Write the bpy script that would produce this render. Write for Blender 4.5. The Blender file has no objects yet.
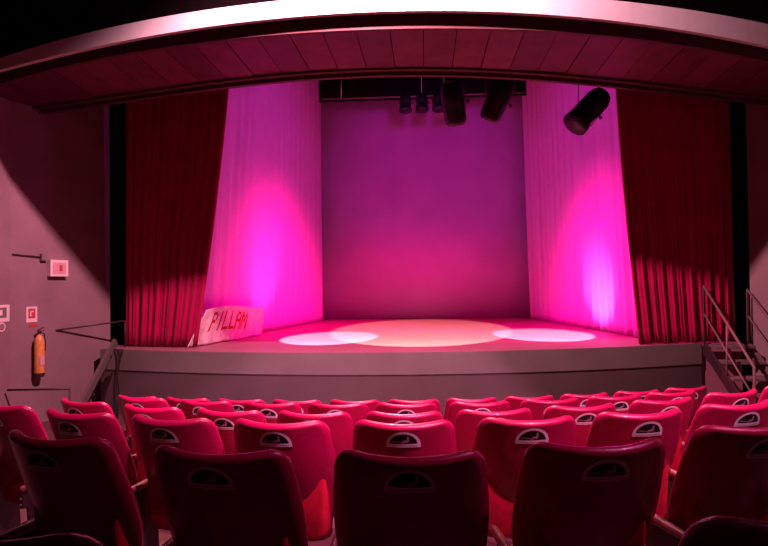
import bpy, math, random
from mathutils import Vector, Matrix
random.seed(7)
PI = math.pi
scene = bpy.context.scene
COL = scene.collection

# ------------------------------------------------------------------ camera
cam = bpy.data.cameras.new('camera'); cam_o = bpy.data.objects.new('camera', cam); COL.objects.link(cam_o)
cam.sensor_width = 36; cam.lens = 603 / 768 * 36; cam.clip_end = 200; cam.clip_start = 0.02
EYE = 1.93
Rm = Matrix.Rotation(math.radians(3.9), 4, 'Z') @ Matrix.Rotation(PI / 2 + math.radians(1.05), 4, 'X') @ Matrix.Rotation(math.radians(-.73), 4, 'Z')
cam_o.matrix_world = Matrix.Translation((0, 0, EYE)) @ Rm
scene.camera = cam_o

# ------------------------------------------------------------------ world, exposure
scene.view_settings.view_transform = 'Standard'; scene.view_settings.look = 'None'
scene.view_settings.gamma = 1; scene.view_settings.use_curve_mapping = False
scene.view_settings.exposure = 0.0
w = bpy.data.worlds.new('world'); scene.world = w; w.use_nodes = True
bg = w.node_tree.nodes['Background']; bg.inputs[0].default_value = (.55, .12, .30, 1); bg.inputs[1].default_value = .011

# ------------------------------------------------------------------ lights
def light(name, kind, loc, aim, col, power, size=.05, angle=None, blend=.15):
    l = bpy.data.lights.new(name, kind); l.color = col; l.energy = power
    if kind == 'AREA': l.size = size
    else: l.shadow_soft_size = size
    if kind == 'SPOT': l.spot_size = math.radians(angle); l.spot_blend = blend
    o = bpy.data.objects.new(name, l); COL.objects.link(o); o.location = loc
    d = Vector(aim) - Vector(loc); o.rotation_euler = d.to_track_quat('-Z', 'Y').to_euler()
    return o
# house lamp on the front-of-house bar: lights curtain hems, stage front and the white ceiling edge
light('house_lamp', 'SPOT', (-.7, 6.0, 6.31), (.1, 9.6, 1.0), (1, .42, .54), 2900, .05, 146, .3)
# house lamps over the middle rows, with an added fill for the left seats
light('seat_light', 'SPOT', (3.3, 2.3, 5.6), (0.4, 3.8, .8), (1, .22, .60), 400, .12, 62, .6)
light('seat_light', 'SPOT', (2.3, .45, 6.8), (.2, 5.15, .8), (1, .32, .62), 3300, .10, 40, .2)
light('seat_light', 'SPOT', (.4, .45, 6.8), (-1.8, 5.1, .8), (1, .32, .62), 1500, .10, 40, .3)  # unseen fill, added to brighten the left seats outside the other cone
# followspots making the pools on the stage floor
light('pool_spot', 'SPOT', (-2.0, 5.7, 5.7), (-1.85, 11.35, .91), (1, .86, .98), 16000, .015, 14.3, .12)
light('pool_spot', 'SPOT', (2.3, 5.9, 5.7), (2.26, 11.75, .91), (1, .86, .98), 16000, .015, 14.3, .12)
light('pool_spot', 'SPOT', (-.2, 5.8, 5.25), (-.12, 12.2, .91), (1, .76, .48), 12500, .02, 27.5, .12)
# overhead purple wash of the backdrop, crimson wash of its foot and of the floor
light('backdrop_wash', 'SPOT', (0.2, 10.9, 5.9), (0.2, 17.5, 5.2), (.50, .03, .62), 520, .2, 60, .8)
light('crimson_wash', 'SPOT', (-1.2, 12.4, 6.2), (-.9, 16.9, .3), (1, .0, .13), 800, .2, 60, .9)
light('crimson_wash', 'SPOT', (1.2, 12.4, 6.2), (.9, 16.9, .3), (1, .0, .13), 700, .2, 60, .9)
light('crimson_wash', 'SPOT', (0, 10.8, 7.2), (-.4, 12.6, .9), (1, .0, .20), 1500, .2, 104, .8)
# magenta on the white side drapes
light('magenta_wash', 'SPOT', (2.2, 11.2, 7.0), (-3.0, 13.9, .5), (1, .0, .28), 6500, .3, 54, 1)
light('magenta_wash', 'SPOT', (-2.2, 11.2, 7.0), (3.4, 12.6, .6), (1, .0, .34), 5600, .3, 52, 1)
light('violet_wash', 'SPOT', (2.5, 11.0, 6.6), (-3.2, 13.0, 4.0), (.50, .02, .95), 270, .2, 75, .9)
light('violet_wash', 'SPOT', (-2.5, 11.0, 6.6), (3.3, 13.0, 4.0), (.50, .02, .95), 270, .2, 75, .9)
light('violet_par', 'SPOT', (-1.9, 12.6, 1.0), (-3.2, 12.9, 2.0), (.55, .16, 1), 110, .08, 60, .9)
light('violet_par', 'SPOT', (2.5, 12.2, 1.0), (3.6, 12.6, 1.7), (.60, .34, 1), 200, .08, 66, .9)

# ------------------------------------------------------------------ materials
def mat(name, col, rough=.6, spec=.3, metal=0, noise=None, bump=None, col2=None, sheen=0, coat=0):
    m = bpy.data.materials.new(name); m.use_nodes = True
    nt = m.node_tree; b = nt.nodes['Principled BSDF']
    b.inputs['Base Color'].default_value = (*col, 1); b.inputs['Roughness'].default_value = rough
    b.inputs['Specular IOR Level'].default_value = spec; b.inputs['Metallic'].default_value = metal
    b.inputs['Sheen Weight'].default_value = sheen; b.inputs['Coat Weight'].default_value = coat
    tc = nt.nodes.new('ShaderNodeTexCoord')
    if noise:
        n = nt.nodes.new('ShaderNodeTexNoise'); n.inputs['Scale'].default_value = noise; n.inputs['Detail'].default_value = 5
        nt.links.new(tc.outputs['Object'], n.inputs['Vector'])
        r = nt.nodes.new('ShaderNodeValToRGB'); c2 = col2 or tuple(c * .72 for c in col)
        r.color_ramp.elements[0].color = (*c2, 1); r.color_ramp.elements[1].color = (*col, 1)
        r.color_ramp.elements[0].position = .35; r.color_ramp.elements[1].position = .65
        nt.links.new(n.outputs['Fac'], r.inputs['Fac']); nt.links.new(r.outputs['Color'], b.inputs['Base Color'])
    if bump:
        n2 = nt.nodes.new('ShaderNodeTexNoise'); n2.inputs['Scale'].default_value = bump[0]; n2.inputs['Detail'].default_value = 4
        nt.links.new(tc.outputs['Object'], n2.inputs['Vector'])
        bp = nt.nodes.new('ShaderNodeBump'); bp.inputs['Strength'].default_value = bump[1]; bp.inputs['Distance'].default_value = .01
        nt.links.new(n2.outputs['Fac'], bp.inputs['Height']); nt.links.new(bp.outputs['Normal'], b.inputs['Normal'])
    return m
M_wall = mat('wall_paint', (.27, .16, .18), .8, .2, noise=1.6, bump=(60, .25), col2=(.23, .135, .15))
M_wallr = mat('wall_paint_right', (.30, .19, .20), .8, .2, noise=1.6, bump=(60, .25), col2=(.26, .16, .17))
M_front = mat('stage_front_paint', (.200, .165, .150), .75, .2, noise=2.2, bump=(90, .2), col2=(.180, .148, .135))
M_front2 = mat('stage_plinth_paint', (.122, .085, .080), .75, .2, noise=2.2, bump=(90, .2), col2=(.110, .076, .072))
M_black = mat('black_drape', (.006, .004, .005), .9, .05)
M_dark = mat('dark_ceiling', (.006, .003, .004), .95, .02, noise=3)
M_white = mat('white_fascia', (.80, .74, .74), .6, .3, noise=5, col2=(.76, .70, .70))
M_trim = mat('dark_wood_trim', (.10, .035, .04), .6, .2, noise=6)
M_wood = [mat('soffit_wood', c, .55, .25, noise=4, bump=(25, .15)) for c in ((.15, .024, .056), (.13, .02, .05), (.17, .028, .06), (.115, .018, .044))]
M_floor = mat('auditorium_floor', (.13, .05, .05), .6, .3, noise=4)
M_deck = mat('stage_deck', (.34, .13, .17), .5, .25, noise=3, bump=(40, .1), col2=(.30, .115, .15))
M_velvet = mat('red_velvet', (.44, .002, .075), .85, .1, noise=3, sheen=.1, col2=(.37, .002, .062))
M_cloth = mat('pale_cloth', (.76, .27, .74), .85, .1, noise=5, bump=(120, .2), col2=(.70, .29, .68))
M_backdrop = mat('backdrop_cloth', (.48, .17, .50), .9, .05, noise=1.2, bump=(90, .15), col2=(.44, .15, .46))
M_banner = mat('banner_cloth', (.80, .62, .62), .8, .1, noise=9, bump=(70, .3))
M_print = mat('red_print', (.42, .02, .03), .7, .1)
M_vinyl = mat('red_vinyl', (.44, .002, .070), .34, .45, noise=14, bump=(130, .12), col2=(.40, .002, .062), coat=.15)
M_vinyl2 = mat('red_seat_fabric', (.55, .006, .035), .7, .2, noise=20, bump=(200, .2))
M_arm = mat('armrest_wood', (.32, .08, .08), .45, .4, noise=12)
M_iron = mat('dark_iron', (.05, .02, .025), .5, .4)
M_metal = mat('bright_metal', (.6, .5, .5), .3, .5, .8)
M_emb = mat('emblem_dark', (.02, .006, .012), .45, .3)
M_embw = mat('emblem_pale', (.95, .90, .90), .5, .3, noise=60, col2=(.90, .84, .85))
M_embf = mat('emblem_figure', (.45, .30, .34), .5, .3)
M_lamp = mat('lamp_housing', (.010, .006, .012), .45, .35)
M_lens = mat('lamp_lens', (.05, .05, .07), .1, .6)
M_rail = mat('handrail_paint', (.24, .12, .13), .5, .3)
M_step = mat('step_wood', (.20, .12, .12), .7, .2, noise=7)
M_cable = mat('black_cable', (.015, .008, .01), .6, .3)
M_ext = mat('extinguisher_yellow', (.85, .34, .10), .4, .4, noise=20)
M_signw = mat('sign_pale', (.80, .60, .60), .6, .2)
M_signr = mat('sign_red', (.50, .05, .08), .6, .2)
M_signp = mat('sign_pink', (.75, .38, .42), .6, .2, noise=40)
M_signg = mat('sign_green', (.16, .16, .14), .6, .2)

# ------------------------------------------------------------------ helpers
def obj(name, V, F, m, parent=None, smooth=False, mi=None):
    me = bpy.data.meshes.new(name); me.from_pydata([tuple(v) for v in V], [], F)
    for mm in (m if isinstance(m, list) else [m]): me.materials.append(mm)
    if mi: me.polygons.foreach_set('material_index', mi)
    if smooth: me.polygons.foreach_set('use_smooth', [True] * len(me.polygons))
    me.update()
    o = bpy.data.objects.new(name, me); COL.objects.link(o)
    if parent: o.parent = parent
    return o
def tag(o, label, cat, group=None):
    o['label'] = label; o['category'] = cat
    if group: o['group'] = group
    return o
def struct(o): o['kind'] = 'structure'; return o
def empty(name, loc, rz=0):
    o = bpy.data.objects.new(name, None); COL.objects.link(o); o.location = loc; o.rotation_euler = (0, 0, rz)
    o.empty_display_size = .1; return o
class MB:
    def __init__(s): s.V = []; s.F = []; s.I = []
    def add(s, V, F, i=0):
        n = len(s.V); s.V += [tuple(v) for v in V]; s.F += [tuple(a + n for a in f) for f in F]; s.I += [i] * len(F); return s
    def box(s, c, d, M=None, i=0, bev=0):
        x, y, z = (a / 2 for a in d)
        V = [Vector((sx * x, sy * y, sz * z)) for sz in (-1, 1) for sy in (-1, 1) for sx in (-1, 1)]
        if M: V = [M @ v for v in V]
        V = [v + Vector(c) for v in V]
        return s.add(V, [(0, 2, 3, 1), (4, 5, 7, 6), (0, 1, 5, 4), (2, 6, 7, 3), (0, 4, 6, 2), (1, 3, 7, 5)], i)
    def beam(s, a, b, wx, wz, i=0):
        a = Vector(a); b = Vector(b); d = (b - a)
        q = d.to_track_quat('Y', 'Z').to_matrix()
        return s.box((a + b) / 2, (wx, d.length, wz), q, i)
    def tube(s, pts, r, n=10, i=0, cap=True):
        pts = [Vector(p) for p in pts]; rr = r if isinstance(r, (list, tuple)) else [r] * len(pts)
        V = []; ref = None
        for k, p in enumerate(pts):
            t = (pts[min(k + 1, len(pts) - 1)] - pts[max(k - 1, 0)])
            if t.length < 1e-9: t = Vector((0, 0, 1))
            t.normalize()
            if ref is None: ref = Vector((1, 0, 0)) if abs(t.x) < .9 else Vector((0, 1, 0))
            a = (ref - t * ref.dot(t)).normalized(); b = t.cross(a); ref = a
            V += [p + (a * math.cos(2 * PI * j / n) + b * math.sin(2 * PI * j / n)) * rr[k] for j in range(n)]
        F = []
        for k in range(len(pts) - 1):
            for j in range(n): F.append((k * n + j, k * n + (j + 1) % n, (k + 1) * n + (j + 1) % n, (k + 1) * n + j))
        if cap: F.append(tuple(range(n))[::-1]); F.append(tuple((len(pts) - 1) * n + j for j in range(n)))
        return s.add(V, F, i)
    def build(s, name, m, parent=None, smooth=False): return obj(name, s.V, s.F, m, parent, smooth, s.I if isinstance(m, list) else None)
def grid_faces(nu, nv, off=0):
    return [(off + j * nu + i, off + j * nu + i + 1, off + (j + 1) * nu + i + 1, off + (j + 1) * nu + i) for j in range(nv - 1) for i in range(nu - 1)]
def bevel(o, w=.006, seg=2):
    b = o.modifiers.new('bevel', 'BEVEL'); b.width = w; b.segments = seg; b.limit_method = 'ANGLE'; return o
def thick_sheet(name, fn, nu, nv, th, m, parent=None):
    """a hanging cloth: fn(u, v) -> point, given a real thickness"""
    V = [Vector(fn(i / (nu - 1), j / (nv - 1))) for j in range(nv) for i in range(nu)]
    o = obj(name, V, grid_faces(nu, nv), m, parent, True)
    s = o.modifiers.new('thickness', 'SOLIDIFY'); s.thickness = th; s.offset = 0
    return o
def lerp(a, b, t): return a + (b - a) * t
def ss(a, b, x): t = max(0, min(1, (x - a) / (b - a))); return t * t * (3 - 2 * t)

# ------------------------------------------------------------------ row and arc curves (plan view, metres)
ROW = {0: (.85, .10, .25, 1.462), 1: (1.827, .11, .181, 1.344), 2: (2.786, .09, .106, 1.222), 3: (3.66, .10, .10, 1.080), 4: (4.632, .085, .074, .942), 5: (5.46, .10, .055, .812)}
SEATS = {0: [-.78, .69],
         1: [-1.34, -.68, -.055, .565, 1.20],
         2: [-2.40, -1.84, -1.28, -.71, -.11, .49, 1.07, 1.65, 2.22],
         3: [-2.42, -1.84, -1.27, -.71, -.14, .43, 1.00, 1.59, 2.18, 2.75],
         4: [-2.40, -1.81, -1.24, -.70, -.16, .42, .99, 1.54, 2.06],
         5: [-2.82, -2.28, -1.74, -1.20, -.66, -.12, .42, .96, 1.50, 2.04, 2.58]}
SEAT_H = 1.05
def row_y(r, x): a, b, c, z = ROW[r]; return a + b * x + c * x * x
def row_floor(r): return ROW[r][3] + .08 - SEAT_H
def stage_y(x): return 9.03 + .075 * x + .038 * x * x
STAGE_Z = .91
def poly(c, x):
    r = 0
    for a in c: r = r * x + a
    return r
def fas_y(x): return 7.1 + .06 * x + .03 * x * x
def bck_y(x): return 9.0 + .06 * x + .012 * x * x
def z_lip(x): return poly((-9e-05, -.00037, -.00781, -.00701, 4.99322), x)
def z_bck(x): return poly((.0002, .00032, -.01832, -.01849, 5.04045), x)
def z_wb(x): return poly((8e-05, -.0001, -.01301, -.00818, 5.15255), x)
def z_wt(x): return poly((-.01015, -.00036, 5.36854), x)

# ------------------------------------------------------------------ the room
def wall(name, pts, z0, z1, m, th=.2):
    """upright wall along a plan polyline, thickened away from the room (to the left of the walking direction)"""
    pts = [Vector((p[0], p[1])) for p in pts]; mb = MB()
    off = []
    for k, p in enumerate(pts):
        t = (pts[min(k + 1, len(pts) - 1)] - pts[max(k - 1, 0)]).normalized(); off.append(p + Vector((-t.y, t.x)) * th)
    for k in range(len(pts) - 1):
        a, b, c, d = pts[k], pts[k + 1], off[k + 1], off[k]
        V = [(q.x, q.y, z) for z in (z0, z1) for q in (a, b, c, d)]
        mb.add(V, [(0, 3, 2, 1), (4, 5, 6, 7), (0, 1, 5, 4), (1, 2, 6, 5), (2, 3, 7, 6), (3, 0, 4, 7)])
    return struct(mb.build(name, m))
LW = [(-5.5, 10.2), (-6.2, 8.63), (-6.50, 5.0), (-6.7, -1.5)]
RW = [(7.0, -1.5), (6.6, 5.0), (6.0, 8.6), (5.27, 10.2)]
wl = wall('wall_left', LW[::-1][::-1][::-1], -.4, 7.2, M_wall)
wr = wall('wall_right', RW[::-1], -.4, 7.2, M_wallr)
# thickness must go outward: left wall is walked from the back to the front, right wall the other way
wall('wall_wing_left', [(-5.45, 10.75), (-7.6, 10.75)][::-1], -.4, 7.6, M_black)
wall('wall_wing_right', [(5.2, 10.75), (7.6, 10.75)], -.4, 7.6, M_black)
wall('wall_stage_left', [(-6.4, 10.9), (-6.4, 18.6)], -.4, 8.4, M_black)
wall('wall_stage_right', [(6.4, 18.6), (6.4, 10.9)], -.4, 8.4, M_black)
wall('wall_stage_back', [(-6.4, 18.4), (6.4, 18.4)], -.4, 8.4, M_black)
struct(MB().box((0, 14.5, 8.35), (13, 8.2, .15)).build('ceiling', M_black))
struct(MB().box((0, 4.6, 7.3), (14.6, 12.8, .16)).build('ceiling', M_dark))
# stepped auditorium floor
def make_floor():
    xs = [-7 + 14 * i / 40 for i in range(41)]; mb = MB()
    def bound(r, x):
        xc = max(-3.1, min(3.1, x)); return row_y(r, xc) + .52
    lev = []   # (function of x for y, z)
    V = []; prof = None
    for x in xs:
        p = [(-1.5, row_floor(0))]
        for r in range(0, 5):
            y = bound(r, x); p += [(y, row_floor(r)), (y, row_floor(r + 1))]
        p += [(bound(5, x), row_floor(5)), (stage_y(x) + .3, row_floor(5))]
        prof = len(p); V += [(x, a, b) for a, b in p]
    F = [(i * prof + j, (i + 1) * prof + j, (i + 1) * prof + j + 1, i * prof + j + 1) for i in range(len(xs) - 1) for j in range(prof - 1)]
    o = struct(obj('floor', V, F, M_floor))
    s = o.modifiers.new('thickness', 'SOLIDIFY'); s.thickness = .05; s.offset = -1
make_floor()
FL = row_floor(5)

# soffit: curved plank ceiling between the white fascia and the rear trim
def arc_band(name, yf, z0f, z1f, depth, m, x0=-6.6, x1=6.2, n=90):
    V = []
    for i in range(n + 1):
        x = x0 + (x1 - x0) * i / n; y = yf(x); a, b = z0f(x), z1f(x)
        V += [(x, y, a), (x, y, b), (x, y + depth, b), (x, y + depth, a)]
    F = []
    for i in range(n):
        for j in range(4): F.append((i * 4 + j, i * 4 + (j + 1) % 4, (i + 1) * 4 + (j + 1) % 4, (i + 1) * 4 + j))
    F += [(0, 3, 2, 1), (n * 4, n * 4 + 1, n * 4 + 2, n * 4 + 3)]
    return struct(obj(name, V, F, m))
arc_band('trim_1', lambda x: fas_y(x) - .02, z_wb, z_wt, .07, M_white)
arc_band('trim_2', lambda x: fas_y(x) + .10, z_lip, lambda x: z_lip(x) + .24, .06, M_trim)
arc_band('trim_3', lambda x: fas_y(x) + .17, lambda x: z_lip(x) + .035, lambda x: z_lip(x) + .2, .05, M_trim)
arc_band('trim_4', lambda x: bck_y(x) - .03, z_bck, lambda x: z_bck(x) + .16, .08, M_trim)
arc_band('trim_5', lambda x: bck_y(x) - .14, lambda x: z_bck(x) + .05, lambda x: z_bck(x) + .2, .10, M_trim)
def rising_ceiling():
    V = []; n = 60
    for i in range(n + 1):
        x = -7.2 + 14.4 * i / n; xc = max(-6.6, min(6.2, x)); y = fas_y(xc) + .03; z = z_wt(xc) - .01
        V += [(x, y, z), (x, y - .75, 7.24), (x, y - .60, 7.24), (x, y + .12, z)]
    F = [(i * 4 + j, i * 4 + (j + 1) % 4, (i + 1) * 4 + (j + 1) % 4, (i + 1) * 4 + j) for i in range(n) for j in range(4)]
    F += [(0, 3, 2, 1), (n * 4, n * 4 + 1, n * 4 + 2, n * 4 + 3)]
    struct(obj('ceiling', V, F, M_dark))
rising_ceiling()
def planks():
    mb = MB(); W = .42; k0 = -16; rnd = random.Random(3)
    for k in range(k0, 15):
        xa = k * W + .006 + .02; xb = (k + 1) * W - .006 + .02; mi = rnd.choice((0, 0, 1, 2, 3)); V = []; n = 3; dz = rnd.uniform(-.006, .006)
        for i in range(n + 1):
            x = lerp(xa, xb, i / n); ya, yb = fas_y(x) + .15, bck_y(x)
            za, zb = z_lip(x) + .085 + dz, z_bck(x) + .085 + dz
            V += [(x, ya, za), (x, yb, zb), (x, yb, zb + .02), (x, ya, za + .02)]
        F = [(i * 4 + j, i * 4 + (j + 1) % 4, (i + 1) * 4 + (j + 1) % 4, (i + 1) * 4 + j) for i in range(n) for j in range(4)]
        F += [(0, 3, 2, 1), (n * 4, n * 4 + 1, n * 4 + 2, n * 4 + 3)]
        mb.add(V, F, mi)
    struct(mb.build('ceiling', M_wood))
    V = []; n = 60
    for i in range(n + 1):
        x = -6.6 + 12.8 * i / n
        V += [(x, fas_y(x) + .05, z_lip(x) + .26), (x, bck_y(x) + .1, z_bck(x) + .19), (x, bck_y(x) + .1, z_bck(x) + .22), (x, fas_y(x) + .05, z_lip(x) + .29)]
    F = [(i * 4 + j, i * 4 + (j + 1) % 4, (i + 1) * 4 + (j + 1) % 4, (i + 1) * 4 + j) for i in range(n) for j in range(4)]
    struct(obj('ceiling', V, F, M_dark))
planks()

# ------------------------------------------------------------------ stage
stage = empty('stage_platform', (0, 9.0, FL))
tag(stage, 'long raised stage platform with grey two-step front under the pink drapes', 'stage')
def slab(name, x0, x1, yf, back, z0, z1, m, parent, n=60):
    V = []
    for i in range(n + 1):
        x = x0 + (x1 - x0) * i / n; V += [(x, yf(x), z0), (x, yf(x), z1), (x, back, z1), (x, back, z0)]
    F = [(i * 4 + j, i * 4 + (j + 1) % 4, (i + 1) * 4 + (j + 1) % 4, (i + 1) * 4 + j) for i in range(n) for j in range(4)]
    F += [(0, 3, 2, 1), (n * 4, n * 4 + 1, n * 4 + 2, n * 4 + 3)]
    P = parent.location
    return obj(name, [(a - P.x, b - P.y, c - P.z) for a, b, c in V], F, m, parent)
SX0, SX1 = -5.43, 4.45
slab('deck', SX0, SX1, lambda x: stage_y(x) + .012, 18.3, STAGE_Z - .05, STAGE_Z, M_deck, stage)
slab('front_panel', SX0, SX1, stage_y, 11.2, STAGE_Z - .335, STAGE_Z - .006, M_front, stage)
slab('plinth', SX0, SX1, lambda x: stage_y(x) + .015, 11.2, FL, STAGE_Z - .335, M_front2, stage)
slab('wing_deck', 4.45, 5.12, lambda x: 10.2, 18.3, FL, STAGE_Z - .01, M_deck, stage, 2)

# red velvet curtains
def curtain(name, xa, xb, ya, inner, edge_fn, zt, seed, label):
    rnd = random.Random(seed); nf = 11
    ph = [rnd.uniform(-.5, .5) for _ in range(nf + 3)]; am = [rnd.uniform(.6, 1.3) for _ in range(nf + 3)]
    def fn(u, v):
        k = u * nf; i = int(k); fr = k - i
        a = lerp(am[i], am[i + 1], fr); q = lerp(ph[i], ph[i + 1], fr)
        z = lerp(zt, STAGE_Z + .012, v)
        x = lerp(xa, edge_fn(v), u)
        wv = math.sin(2 * PI * k + q * 1.5)
        y = ya + .030 * a * wv * (.75 + .25 * v) + .02 * math.sin(3 * 2 * PI * k + v * 3) * v
        y += .02 * v * v * math.sin(u * 40)
        zz = z + (.012 * math.sin(k * 2.3) if v > .98 else 0)
        return (x + .02 * math.cos(2 * PI * k) * a, y + (stage_y(x) - stage_y((xa + xb) / 2)) * .75, max(zz, STAGE_Z + .006))
    o = thick_sheet(name, fn, nf * 12 + 1, 26, .012, M_velvet)
    return tag(o, label, 'curtain', None)
curtain('stage_curtain', -5.18, -3.9, 9.98, 1, lambda v: lerp(-3.13, -3.84, v ** 1.3), 6.4, 1, 'dark red velvet curtain gathered at the left side of the stage')
curtain('stage_curtain', 5.10, 3.3, 10.1, 1, lambda v: lerp(3.00, 3.36, v ** 1.5), 6.4, 2, 'dark red velvet curtain gathered at the right side of the stage by the stairs')
# black wings beside the curtains
for sx, lab in ((-1, 'plain black masking drape in the left wing behind the red curtain'), (1, 'plain black masking drape in the right wing behind the red curtain')):
    def fn(u, v, sx=sx):
        return (sx * lerp(5.15, 4.3, u), 10.60 + .04 * math.sin(u * 60), lerp(7.2, STAGE_Z + .01, v))
    tag(thick_sheet('masking_drape', fn, 60, 6, .01, M_black), lab, 'drape')

# white side drapes, running back along the stage
def side_drape(p0b, p1b, p0t, p1t, zt, seed, label, flare=0):
    rnd = random.Random(seed); nf = 17; am = [rnd.uniform(.3, 1.2) for _ in range(nf + 3)]
    def fn(u, v):
        b = Vector(p0b).lerp(Vector(p1b), u); t = Vector(p0t).lerp(Vector(p1t), u); p = t.lerp(b, v)
        k = u * nf; i = int(k); a = lerp(am[i], am[i + 1], k - i)
        s = .055 * a * math.sin(2 * PI * k + .6 * math.sin(v * 3 + i)) * (.5 + .6 * v)
        s += .02 * math.sin(k * 15 + v * 5) * v * (1 - .5 * u)
        x = p.x + s * 1.0 + (flare * (v ** 6) * (1 - u) ** 8)
        return (x, p.y + s * .3, max(lerp(zt, STAGE_Z + .01, v), STAGE_Z + .01))
    o = thick_sheet('side_drape', fn, nf * 12 + 1, 40, .008, M_cloth)
    return tag(o, label, 'drape')
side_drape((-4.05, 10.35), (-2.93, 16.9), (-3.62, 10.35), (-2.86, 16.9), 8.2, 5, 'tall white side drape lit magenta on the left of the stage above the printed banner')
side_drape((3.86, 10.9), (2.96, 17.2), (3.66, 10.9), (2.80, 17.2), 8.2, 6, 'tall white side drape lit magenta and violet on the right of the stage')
# backdrop and borders
def fnb(u, v): return (lerp(-4.6, 4.6, u), 17.6 + .012 * math.sin(u * 55) + .01 * math.sin(u * 23 + 1), lerp(8.26, STAGE_Z + .015, v))
tag(thick_sheet('backdrop', fnb, 160, 6, .008, M_backdrop), 'large plain backdrop cloth glowing purple above and crimson below', 'backdrop')
def fnbo(u, v): return (lerp(-2.72, 2.66, u), 15.6 + .03 * math.sin(u * 70), lerp(8.26, 6.72, v))
tag(thick_sheet('border_drape', fnbo, 160, 4, .01, M_black), 'black border drape across the top of the backdrop', 'drape')

# lighting bars
def bar(loc0, loc1, label, droppers, r=.024, m=M_iron):
    a = Vector(loc0); b = Vector(loc1); e = empty('lighting_bar', a)
    MB().tube([(0, 0, 0), tuple(b - a)], r, 10).build('pipe', m, e, True)
    for d in droppers:
        p = (b - a) * d; MB().tube([tuple(p + Vector((0, 0, r))), (p.x, p.y, p.z + (8.27 - a.z if a.y > 10.6 else 7.22 - a.z))], .008, 6).build('dropper', M_metal, e, True)
    return tag(e, label, 'lighting bar')
bar((-2.6, 15.3, 6.70), (2.55, 15.3, 6.70), 'thin pale lighting bar along the lower edge of the black border', (.1, .5, .61, .9), .018, M_rail)
bar((-1.2, 9.74, 5.42), (3.05, 9.74, 5.42), 'lighting bar behind the plank ceiling edge carrying three large lanterns', (.05, .95), .024)

def lantern(loc, direction, L, r, label, group=None, hang=.35, name='stage_lantern', hood=True):
    """theatre lantern: loc = centre of the body"""
    e = empty(name, loc); tag(e, label, 'stage light', group)
    d = Vector(direction).normalized(); M = d.to_track_quat('Z', 'X').to_matrix()
    def T(pts): return [tuple(M @ Vector(p)) for p in pts]
    prof = [(-.50, .0), (-.50, .62), (-.47, .82), (-.40, .92), (-.34, .94), (-.33, .98), (-.05, 1.0), (.0, .96), (.28, .92), (.30, 1.02), (.36, 1.08), (.46, 1.12), (.50, 1.1), (.49, .98), (.44, .92)]
    if not hood: prof = prof[:9] + [(.34, .93), (.42, .88), (.48, .76), (.50, .62), (.49, .58), (.44, .58)]
    MB().tube(T([(0, 0, t * L) for t, q in prof]), [max(q * r, .001) for t, q in prof], 24, cap=False).build('housing', M_lamp, e, True)
    MB().tube(T([(0, 0, .40 * L), (0, 0, .44 * L)]), [r * (.93 if hood else .57)] * 2, 24).build('lens', M_lens, e, False)
    for k in range(4 if L > .5 else 0):
        a = PI / 2 * k + .4; MB().tube(T([(math.cos(a) * r * .98, math.sin(a) * r * .98, -.36 * L), (math.cos(a) * r * 1.04, math.sin(a) * r * 1.04, .3 * L)]), .007, 6).build('guide_rod', M_lamp, e)
    y = MB(); side = Vector((1, 0, 0)) if abs(d.x) < .75 else Vector((0, 1, 0)); side = (side - d * side.dot(d)).normalized()
    for s in (-1, 1):
        p = side * s * r * 1.08; y.beam(p, Vector((p.x * .9, p.y * .9, hang)), .03, .012)
    y.beam(Vector((side.x, side.y, 0)) * r * 1.0 + Vector((0, 0, hang)), Vector((-side.x, -side.y, 0)) * r * 1.0 + Vector((0, 0, hang)), .03, .012)
    y.build('yoke', M_iron, e)
    c = MB(); c.box((0, 0, hang + .05), (.05, .06, .10)); c.tube([(-.035, 0, hang + .06), (.035, 0, hang + .06)], .04, 10); c.build('hook_clamp', M_iron, e)
    kb = MB().tube([tuple(side * r * 1.1), tuple(side * (r * 1.1 + .04))], .025, 10).build('tilt_knob', M_iron, e)
    return e
G = 'small lanterns on the far bar'
for x, lab in ((-.44, 'small black lantern on the far bar, leftmost of three'), (-.02, 'small black lantern on the far bar, middle of three'), (.40, 'small black lantern on the far bar, beside the large left lantern')):
    lantern((x, 15.3, 6.53), (0, -.18, -1), .42, .15, lab, G, .12, 'small_lantern')
lantern((.50, 9.74, 4.83), (.14, .35, -1), .70, .190, 'large black lantern tilted slightly right in front of the backdrop, left of the pair', None, .535, 'stage_lantern', False)
lantern((1.20, 9.74, 4.86), (-.48, .35, -1), .70, .190, 'large black lantern tilted left in front of the backdrop, right of the pair', None, .505, 'stage_lantern', False)
lantern((2.63, 9.74, 4.66), (-.80, -.25, -.85), .74, .190, 'large black lantern slanting down left in front of the right white drape', None, .705)

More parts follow.
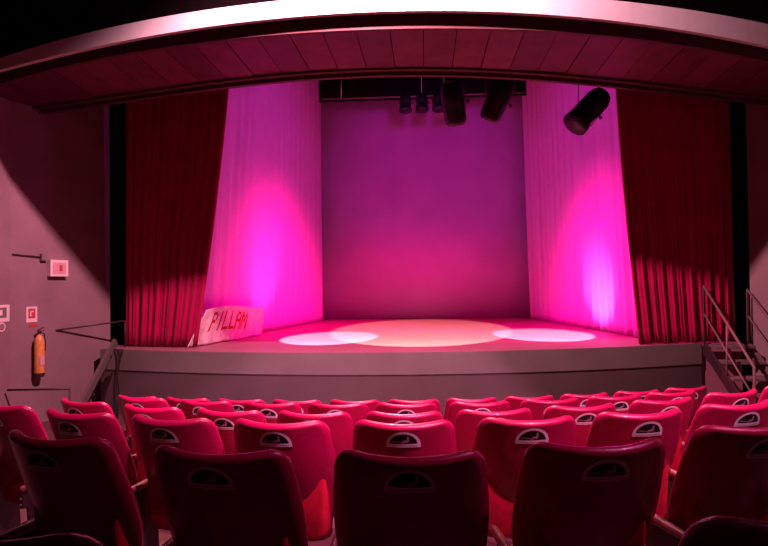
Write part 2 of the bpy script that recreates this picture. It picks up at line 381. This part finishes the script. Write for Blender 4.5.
# ------------------------------------------------------------------ banner lying at the foot of the left drape
def banner():
    e = empty('printed_banner', (-3.6, 10.3, STAGE_Z)); tag(e, 'crumpled pale banner with red lettering at the foot of the left white drape', 'banner')
    def surf(u, v, o=0):
        # u 0 left .. 1 right and upstage, v 0 bottom .. 1 top
        bx, by = lerp(-.32, .26, u), lerp(-.38, 1.9, u)
        topz = lerp(.60, .62, u) + .05 * math.sin(u * 5)
        h = topz * v
        fold = .035 * math.sin(u * 21 + v * 3) * (1 - v) + .02 * math.sin(u * 47 + v * 6) * (1 - .5 * v)
        x = bx + .16 * v * (1 - u) + .03 * v - .5 * fold + o * .9
        y = by + .25 * (v - .5) * (1 - u) + .5 * fold - o * .4 - .10 * (1 - v) ** 2
        z = .012 + h + .03 * (1 - v) * u * math.sin(u * 17)
        return Vector((x, y, max(z, .012)))
    nu, nv = 60, 18
    V = [surf(i / (nu - 1), j / (nv - 1)) for j in range(nv) for i in range(nu)]
    o = obj('cloth', V, grid_faces(nu, nv), M_banner, e, True)
    s = o.modifiers.new('thickness', 'SOLIDIFY'); s.thickness = .006; s.offset = 0
    G5 = {'P': ['11110', '10001', '10001', '11110', '10000', '10000', '10000'], 'I': ['00100'] * 7, 'L': ['10000'] * 6 + ['11111'],
          'A': ['01110', '10001', '10001', '11111', '10001', '10001', '10001'], 'M': ['10001', '11011', '10101', '10101', '10001', '10001', '10001']}
    word = 'PILLAM'; n = len(word)
    for c, ch in enumerate(word):
        mb = MB()
        for j, row in enumerate(G5[ch]):
            for i, b in enumerate(row):
                if b == '1':
                    u0 = .15 + (c + i / 6) * .56 / n; u1 = u0 + .56 / n / 6 * 1.3; v1 = .88 - u0 * .08 - j * .072; v0 = v1 - .085
                    P = [surf(a, bb, .007) for a, bb in ((u0, v0), (u1, v0), (u1, v1), (u0, v1))]
                    mb.add(P, [(0, 1, 2, 3)])
        mb.build('letter', M_print, e)
banner()

# ------------------------------------------------------------------ theatre seats
REC = math.tan(math.radians(20)); ZL = .97
def half_w(t):
    if t < .20: w = lerp(.238, .252, ss(0, .2, t))
    else: w = lerp(.252, .198, ss(.28, .58, t))
    rc = .055
    if t < rc: w += -rc + math.sqrt(max(0, rc * rc - (rc - t) ** 2))
    rb = .05; T = .62
    if T - t < rb: w += -rb + math.sqrt(max(0, rb * rb - (rb - (T - t)) ** 2))
    return w
def shell(x, t, off=0):
    """back outer surface, seat-local; off > 0 is out, towards the audience behind"""
    z = SEAT_H - t - .038 + .020 * min(1, (x / .24) ** 2) * max(0, 1 - t / .3)
    y = -(z - ZL) * REC + x * x / (2 * .31) * (1 - .25 * t)
    y += .03 * ss(.15, .6, t)
    nx = -x / .31; n = Vector((nx, 1, REC)).normalized()
    return Vector((x, y, z)) - Vector((n.x, n.y, n.z)) * off if True else None
def seat_back(th0, th1, shrink, nu=17, name='back', m=None, parent=None, bulge=.010):
    ts = [0, .004, .014, .03, .05, .075, .11, .16, .21, .27, .33, .39, .45, .51, .57, .585, .605, .62]
    nv = len(ts); V = []
    def pt(u, t, off, sh):
        w = max(half_w(t) - sh, .01); tt = lerp(sh, .62 - sh, t / .62); return shell(w * u, tt, off)
    for off in (-th0, -th1):
        for t in ts:
            for i in range(nu):
                u = -1 + 2 * i / (nu - 1); V.append(pt(u, t, off, shrink))
    N = nu * nv; F = grid_faces(nu, nv); F = [f[::-1] for f in F]
    F2 = [tuple(a + N for a in f[::-1]) for f in F]
    F += F2
    ring = [i for i in range(nu)] + [j * nu + nu - 1 for j in range(1, nv)] + [(nv - 1) * nu + i for i in range(nu - 2, -1, -1)] + [j * nu for j in range(nv - 2, 0, -1)]
    c = sum((V[k] for k in ring), Vector()) / len(ring)
    base = len(V); nr = 4
    for q in range(1, nr):
        f = q / nr
        for k in ring:
            p = V[k].lerp(V[k + N], f); d = (p - c); d.y = 0; d.normalize(); V.append(p + d * bulge * math.sin(PI * f))
    L = len(ring)
    def idx(q, i): i %= L; return ring[i] if q == 0 else (ring[i] + N if q == nr else base + (q - 1) * L + i)
    for q in range(nr):
        for i in range(L): F.append((idx(q, i), idx(q, i + 1), idx(q + 1, i + 1), idx(q + 1, i)))
    return obj(name, V, F, m, parent, True)
def make_seat():
    e = empty('theatre_seat', (0, 0, 0))
    seat_back(0, .042, 0, name='back_shell', m=M_vinyl, parent=e, bulge=.013)
    seat_back(.044, .085, .035, name='back_cushion', m=M_vinyl2, parent=e, bulge=.008)
    # emblem: half-round plate near the top of the back
    W2, H, tb = .079, .079, .089
    def dome(a, s=1.0): return (-W2 * math.cos(a) * s, tb - .014 - (H - .014) * math.sin(a) * s)
    n = 18
    V = []; F = []
    for off in (.0004, .0010):
        V += [shell(*dome(PI * i / n), off) for i in range(n + 1)] + [shell(-W2 * (1 - 2 * i / n), tb, off) for i in range(n + 1)]
    K = 2 * (n + 1)
    for i in range(n): F.append((K + i, K + i + 1, K + n + 2 + i, K + n + 1 + i))
    for i in range(n): F.append((i, i + 1, K + i + 1, K + i))
    em = obj('emblem', V, F, M_emb, e)
    V = []; F = []
    for i in range(n + 1):
        a = PI * i / n; V += [shell(*dome(a, 1.0), .0016), shell(*dome(a, .82), .0016)]
    for i in range(n):
        F.append((2 * i, 2 * i + 1, 2 * i + 3, 2 * i + 2))
    o = len(V)
    for i in range(n + 1):
        x = -W2 * (1 - 2 * i / n); V += [shell(x, tb - .018, .0016), shell(x, tb, .0016)]
    for i in range(n): F.append((o + 2 * i, o + 2 * i + 1, o + 2 * i + 3, o + 2 * i + 2))
    obj('border', V, F, M_embw, em)
    # little figure: a reclining bird-like squiggle with raised head
    fig = MB()
    def patch(pts): fig.add([shell(x * W2, tb - .018 - y * (H - .014), .0019) for x, y in pts], [tuple(range(len(pts)))])
    patch([(-.08, .24), (.02, .12), (.28, .14), (.36, .34), (.10, .30)]); patch([(.18, .32), (.30, .34), (.33, .55), (.22, .60)])
    patch([(-.70, .16), (-.10, .12), (-.10, .17), (-.68, .22)]); patch([(-.15, .10), (.0, .02), (.05, .08), (-.06, .17)])
    fig.build('figure', M_embf, em)
    # text line on the base strip
    tx = MB(); x = -.82
    rnd = random.Random(4)
    while x < .8:
        wd = rnd.uniform(.03, .06); tx.add([shell(a * W2, b, .0022) for a, b in ((x, tb - .012), (x + wd, tb - .012), (x + wd, tb - .006), (x, tb - .006))], [(0, 1, 2, 3)]); x += wd + .035
    tx.build('inscription', M_embf, em)
    # folded seat pan
    P = []
    def rr(cx, cz, hx, hz, r, k=5):
        out = []
        for (sx, sz, a0) in ((1, 1, 0), (-1, 1, 90), (-1, -1, 180), (1, -1, 270)):
            for q in range(k): a = math.radians(a0 + 90 * q / (k - 1)); out.append((cx + sx * (hx - r) + r * math.cos(a), cz + sz * (hz - r) + r * math.sin(a)))
        return out
    V = []; F = []; lay = [(.120, .90), (.130, .98), (.165, 1), (.200, .97), (.212, .88)]
    for y, s in lay: V += [(px * s, y + .05 - (pz - .45) * .10, (pz - .60) * s + .60) for px, pz in rr(0, .62, .205, .20, .07)]
    m = 20
    for k in range(len(lay) - 1): F += [(k * m + j, k * m + (j + 1) % m, (k + 1) * m + (j + 1) % m, (k + 1) * m + j) for j in range(m)]
    F += [tuple(range(m))[::-1], tuple((len(lay) - 1) * m + j for j in range(m))]
    obj('seat_pan', V, F, M_vinyl2, e, True)
    return e
def armrest(e, x):
    V = []; m = 12; lay = [(-.05, .5), (-.04, .9), (.0, 1), (.30, 1), (.36, .9), (.385, .6)]
    F = []
    for y, s in lay: V += [(x + .016 * s * math.copysign(abs(math.cos(2 * PI * j / m)) ** .6, math.cos(2 * PI * j / m)), y, .635 + .018 * s * math.sin(2 * PI * j / m) + .03 * (y > .1) * (y - .1)) for j in range(m)]
    for k in range(len(lay) - 1): F += [(k * m + j, k * m + (j + 1) % m, (k + 1) * m + (j + 1) % m, (k + 1) * m + j) for j in range(m)]
    F += [tuple(range(m))[::-1], tuple((len(lay) - 1) * m + j for j in range(m))]
    obj('armrest', V, F, M_arm, e, True)
    mb = MB(); mb.add([(x + s * .008, y, z) for s in (-1, 1) for y, z in ((.0, 0), (.36, 0), (.34, .08), (.31, .615), (-.02, .615), (.03, .08))],
        [(0, 1, 2, 3, 4, 5), (11, 10, 9, 8, 7, 6)] + [(i, i + 6, (i + 1) % 6 + 6, (i + 1) % 6) for i in range(6)])
    mb.build('side_support', M_iron, e)
    b = MB(); b.box((x, -.03, .57), (.028, .03, .07)); b.tube([(x, -.04, .555), (x, -.052, .555)], .006, 8, 1); b.tube([(x, -.04, .585), (x, -.052, .585)], .006, 8, 1)
    b.build('bracket', [M_iron, M_metal], e)
proto = make_seat(); armrest(proto, -.268)
proto_end = None
def copy_thing(o):
    c = o.copy(); COL.objects.link(c)
    for ch in o.children:
        d = ch.copy(); COL.objects.link(d); d.parent = c
        for g in ch.children:
            h = g.copy(); COL.objects.link(h); h.parent = d
    return c
ordn = ['first', 'second', 'third', 'fourth', 'fifth', 'sixth', 'seventh', 'eighth', 'ninth', 'tenth', 'eleventh']
rown = {1: 'dark nearest full row', 2: 'second full row', 3: 'third full row', 4: 'fourth full row', 5: 'farthest row by the stage'}
spec = {(0, 0): 'shadowed red theatre seat, only its rounded top rim showing at bottom left corner',
        (0, 1): 'shadowed red theatre seat, only its rounded top rim showing at bottom right corner'}
used = False
bpy.context.view_layer.update()
arm_mesh = None
for r in range(0, 6):
    xs = SEATS[r]
    for k, x in enumerate(xs):
        s = proto if not used else copy_thing(proto)
        used = True
        a, b, c, z = ROW[r]
        s.location = (x, row_y(r, x), row_floor(r)); s.rotation_euler = (0, 0, math.atan(b * .4 + 2 * c * x) * (.65 if r < 2 else .9))
        side = 'left' if k < len(xs) / 2 else 'right'
        i = k if side == 'left' else len(xs) - 1 - k
        lab = spec.get((r, k)) or 'red theatre seat, %s, %s seat from the %s' % (rown[r], ordn[i], side)
        tag(s, lab, 'seat', 'red theatre seats facing the stage')
        if k == len(xs) - 1: last = s
    LASTS = globals().setdefault('LASTS', []); LASTS.append(last)
for s in LASTS: armrest(s, .268)

# ------------------------------------------------------------------ right stairs up to the stage
def stairs(name, x0, x1, ytop, ybot, n, label, rails):
    e = empty(name, ((x0 + x1) / 2, ybot, FL)); tag(e, label, 'stairs'); O = e.location
    def L(p): return Vector(p) - O
    H = STAGE_Z - FL; run = (ytop - ybot) / n
    for k in range(n):
        z = FL + H * (k + 1) / n - .02; y = ybot + run * (k + .5)
        bevel(MB().box(L(((x0 + x1) / 2, y, z - .02)), (x1 - x0 - .06, run * 1.02, .045)).build('tread', M_step, e), .005)
    for x in (x0, x1):
        MB().beam(L((x, ybot - .12, FL + .06)), L((x, ytop, STAGE_Z - .08)), .045, .16).build('stringer', M_iron if x == x0 else M_step, e)
    for x, h0, h1, mid in rails:
        p = MB(); a = (x, ytop, STAGE_Z + h1); b = (x, ybot - .1, FL + h0)
        p.tube([L((x, ytop + .02, STAGE_Z - .2)), L(a), L(b), L((x, ybot - .1, FL + .02))], .021, 8); p.build('handrail', M_rail, e, True)
        q = MB(); q.tube([L((x, ytop, STAGE_Z + h1 * mid)), L((x, ybot - .1, FL + h0 * mid))], .014, 8); q.build('mid_rail', M_rail, e, True)
        q = MB(); q.tube([L((x, (ytop + ybot) / 2, (STAGE_Z + FL) / 2)), L((x, (ytop + ybot) / 2 - .05, (STAGE_Z + h1 + FL + h0) / 2))], .014, 8); q.build('post', M_rail, e, True)
    return e
stairs('stage_stairs', 4.50, 5.18, 10.1, 8.75, 5, 'steep open stage stairs with thin pipe handrails at the right end of the stage', ((4.50, .88, .92, .5), (5.18, .88, .85, .5)))
sb = MB().beam((-5.10, 9.62, 1.04), (-5.09, 8.28, FL + .08), .05, .12).build('sloping_board', M_front2)
tag(sb, 'sloping grey side board leaning from the left stage corner down to the floor', 'board')

# ramp-like grey side board seen beside the left stairs, rail in front of them
gr = empty('guard_rail', (-5.1, 8.5, FL)); tag(gr, 'thin dark guard rail running low across the left aisle before the wall', 'rail')
MB().tube([(-1.05, 0, .60), (-.1, 0, .615)], .016, 8).build('rail', M_iron, gr, True)
MB().tube([(-.1, 0, 0), (-.1, 0, .63)], .016, 8).build('post', M_iron, gr, True)
hr = empty('wall_handrail', (-5.12, 9.98, STAGE_Z)); tag(hr, 'thin handrail rising from the left wall to the curtain edge', 'rail')
MB().tube([(-.79, -.70, .345), (0, 0, .45)], .013, 8).build('rail', M_iron, hr, True)
MB().tube([(0, 0, .45), (0, 0, .0)], .013, 8).build('post', M_iron, hr, True)
cb = MB(); rnd = random.Random(5)
for k in range(3):
    pts = []
    for i in range(16):
        t = i / 15; pts.append((-4.97 + .045 * k + (.05 - .05 * k) * math.sin(t * PI) + .02 * math.sin(t * 9 + k), 9.36 - .10 * t + .02 * k, lerp(STAGE_Z + .03, FL + .02, t)))
    cb.tube(pts, .030 if k < 2 else .016, 8)
cbo = cb.build('cable_bundle', M_cable, None, True); tag(cbo, 'black cables hanging down the left end of the stage front', 'cable')

# ------------------------------------------------------------------ things on the left wall
A = Vector((-6.2, 8.63)); B = Vector((-5.5, 10.2)); Wd = (B - A).normalized(); Wn = Vector((Wd.y, -Wd.x)); LWALL = (B - A).length
WANG = math.atan2(Wd.y, Wd.x)
def wall_empty(name, s, z): p = A + Wd * s + Wn * .002; return empty(name, (p.x, p.y, z), WANG)   # local x along wall, -y out of wall
def plate(e, name, w, h, m, d=.01, y=0, cx=0, cz=0): return MB().box((cx, -y - d / 2, cz), (w, d, h)).build(name, m, e)
PH = [(55, 269)]
e = wall_empty('exit_light_box', .72, 2.25); tag(e, 'small square pale exit light box with pink face high on the left wall', 'sign box')
plate(e, 'case', .30, .26, M_signw, .09); plate(e, 'face', .22, .18, M_signp, .008, .09)
plate(e, 'pictogram', .05, .10, M_signr, .004, .098, .02, 0)
e = wall_empty('junction_box', .50, 2.42); tag(e, 'tiny grey junction box above the exit light box', 'junction box'); plate(e, 'box', .10, .11, M_wall, .06)
plate(e, 'lid', .08, .09, M_front, .006, .06)
e = wall_empty('conduit_pipe', .10, 2.42); tag(e, 'thin cable conduit leading left from the small junction box', 'conduit')
MB().tube([(-.08, -.02, .03), (.36, -.02, 0)], .010, 8).build('pipe', M_iron, e, True)
e = wall_empty('safety_sign', .32, 1.53); tag(e, 'small white sign with dark red hook symbol above the extinguisher', 'sign')
plate(e, 'board', .17, .24, M_signw, .008); plate(e, 'symbol_panel', .11, .15, M_signr, .003, .008, 0, .015); plate(e, 'symbol', .02, .08, M_signw, .002, .011, -.02, .015); plate(e, 'symbol', .05, .02, M_signw, .002, .011, 0, .045)
plate(e, 'caption_strip', .13, .045, M_signr, .006, 0, .03, -.165)
# second sign sits on the next bay of the wall
A2 = Vector((-6.50, 5.0)); B2 = Vector((-6.2, 8.63)); W2d = (B2 - A2).normalized()
p2 = B2 - W2d * .02
e = empty('safety_sign', (p2.x + .004, p2.y, 1.57), math.atan2(W2d.y, W2d.x)); tag(e, 'small pale sign with green-grey picture near the left edge above a round disc', 'sign')
plate(e, 'board', .30, .25, M_signw, .008, 0, -.16); plate(e, 'picture', .18, .15, M_signg, .003, .008, -.16, .01); plate(e, 'symbol', .06, .08, M_signw, .002, .011, -.18, .01)
disc = MB().tube([(-.16, -.002, -.20), (-.16, -.010, -.20)], .07, 20).build('round_disc', M_signw, e); MB().tube([(-.16, -.010, -.20), (-.16, -.012, -.20)], .05, 20).build('disc_centre', M_wall, disc)
# fire extinguisher
e = wall_empty('fire_extinguisher', .38, .60); tag(e, 'slim orange-yellow fire extinguisher hanging on the left wall', 'fire extinguisher')
MB().tube([(0, -.10, z) for z in (0, .01, .04, .50, .56, .60, .62)], [.05, .066, .072, .072, .06, .035, .025], 20).build('cylinder', M_ext, e, True)
MB().tube([(0, -.10, -.03), (0, -.10, .03)], [.066, .076], 20).build('base_ring', M_iron, e)
v = MB(); v.tube([(0, -.10, .61), (0, -.10, .68)], .02, 10); v.beam((-.03, -.10, .68), (.07, -.10, .73), .02, .012); v.beam((-.03, -.10, .66), (.07, -.10, .68), .02, .012); v.build('valve', M_iron, e)
MB().tube([(.02, -.10, .66), (.075, -.11, .62), (.09, -.11, .50), (.085, -.11, .36)], .010, 8).build('hose', M_iron, e, True)
plate(e, 'data_label', .07, .14, M_signp, .004, .170, .0, .22); plate(e, 'wall_bracket', .05, .10, M_iron, .035, 0, 0, .45)
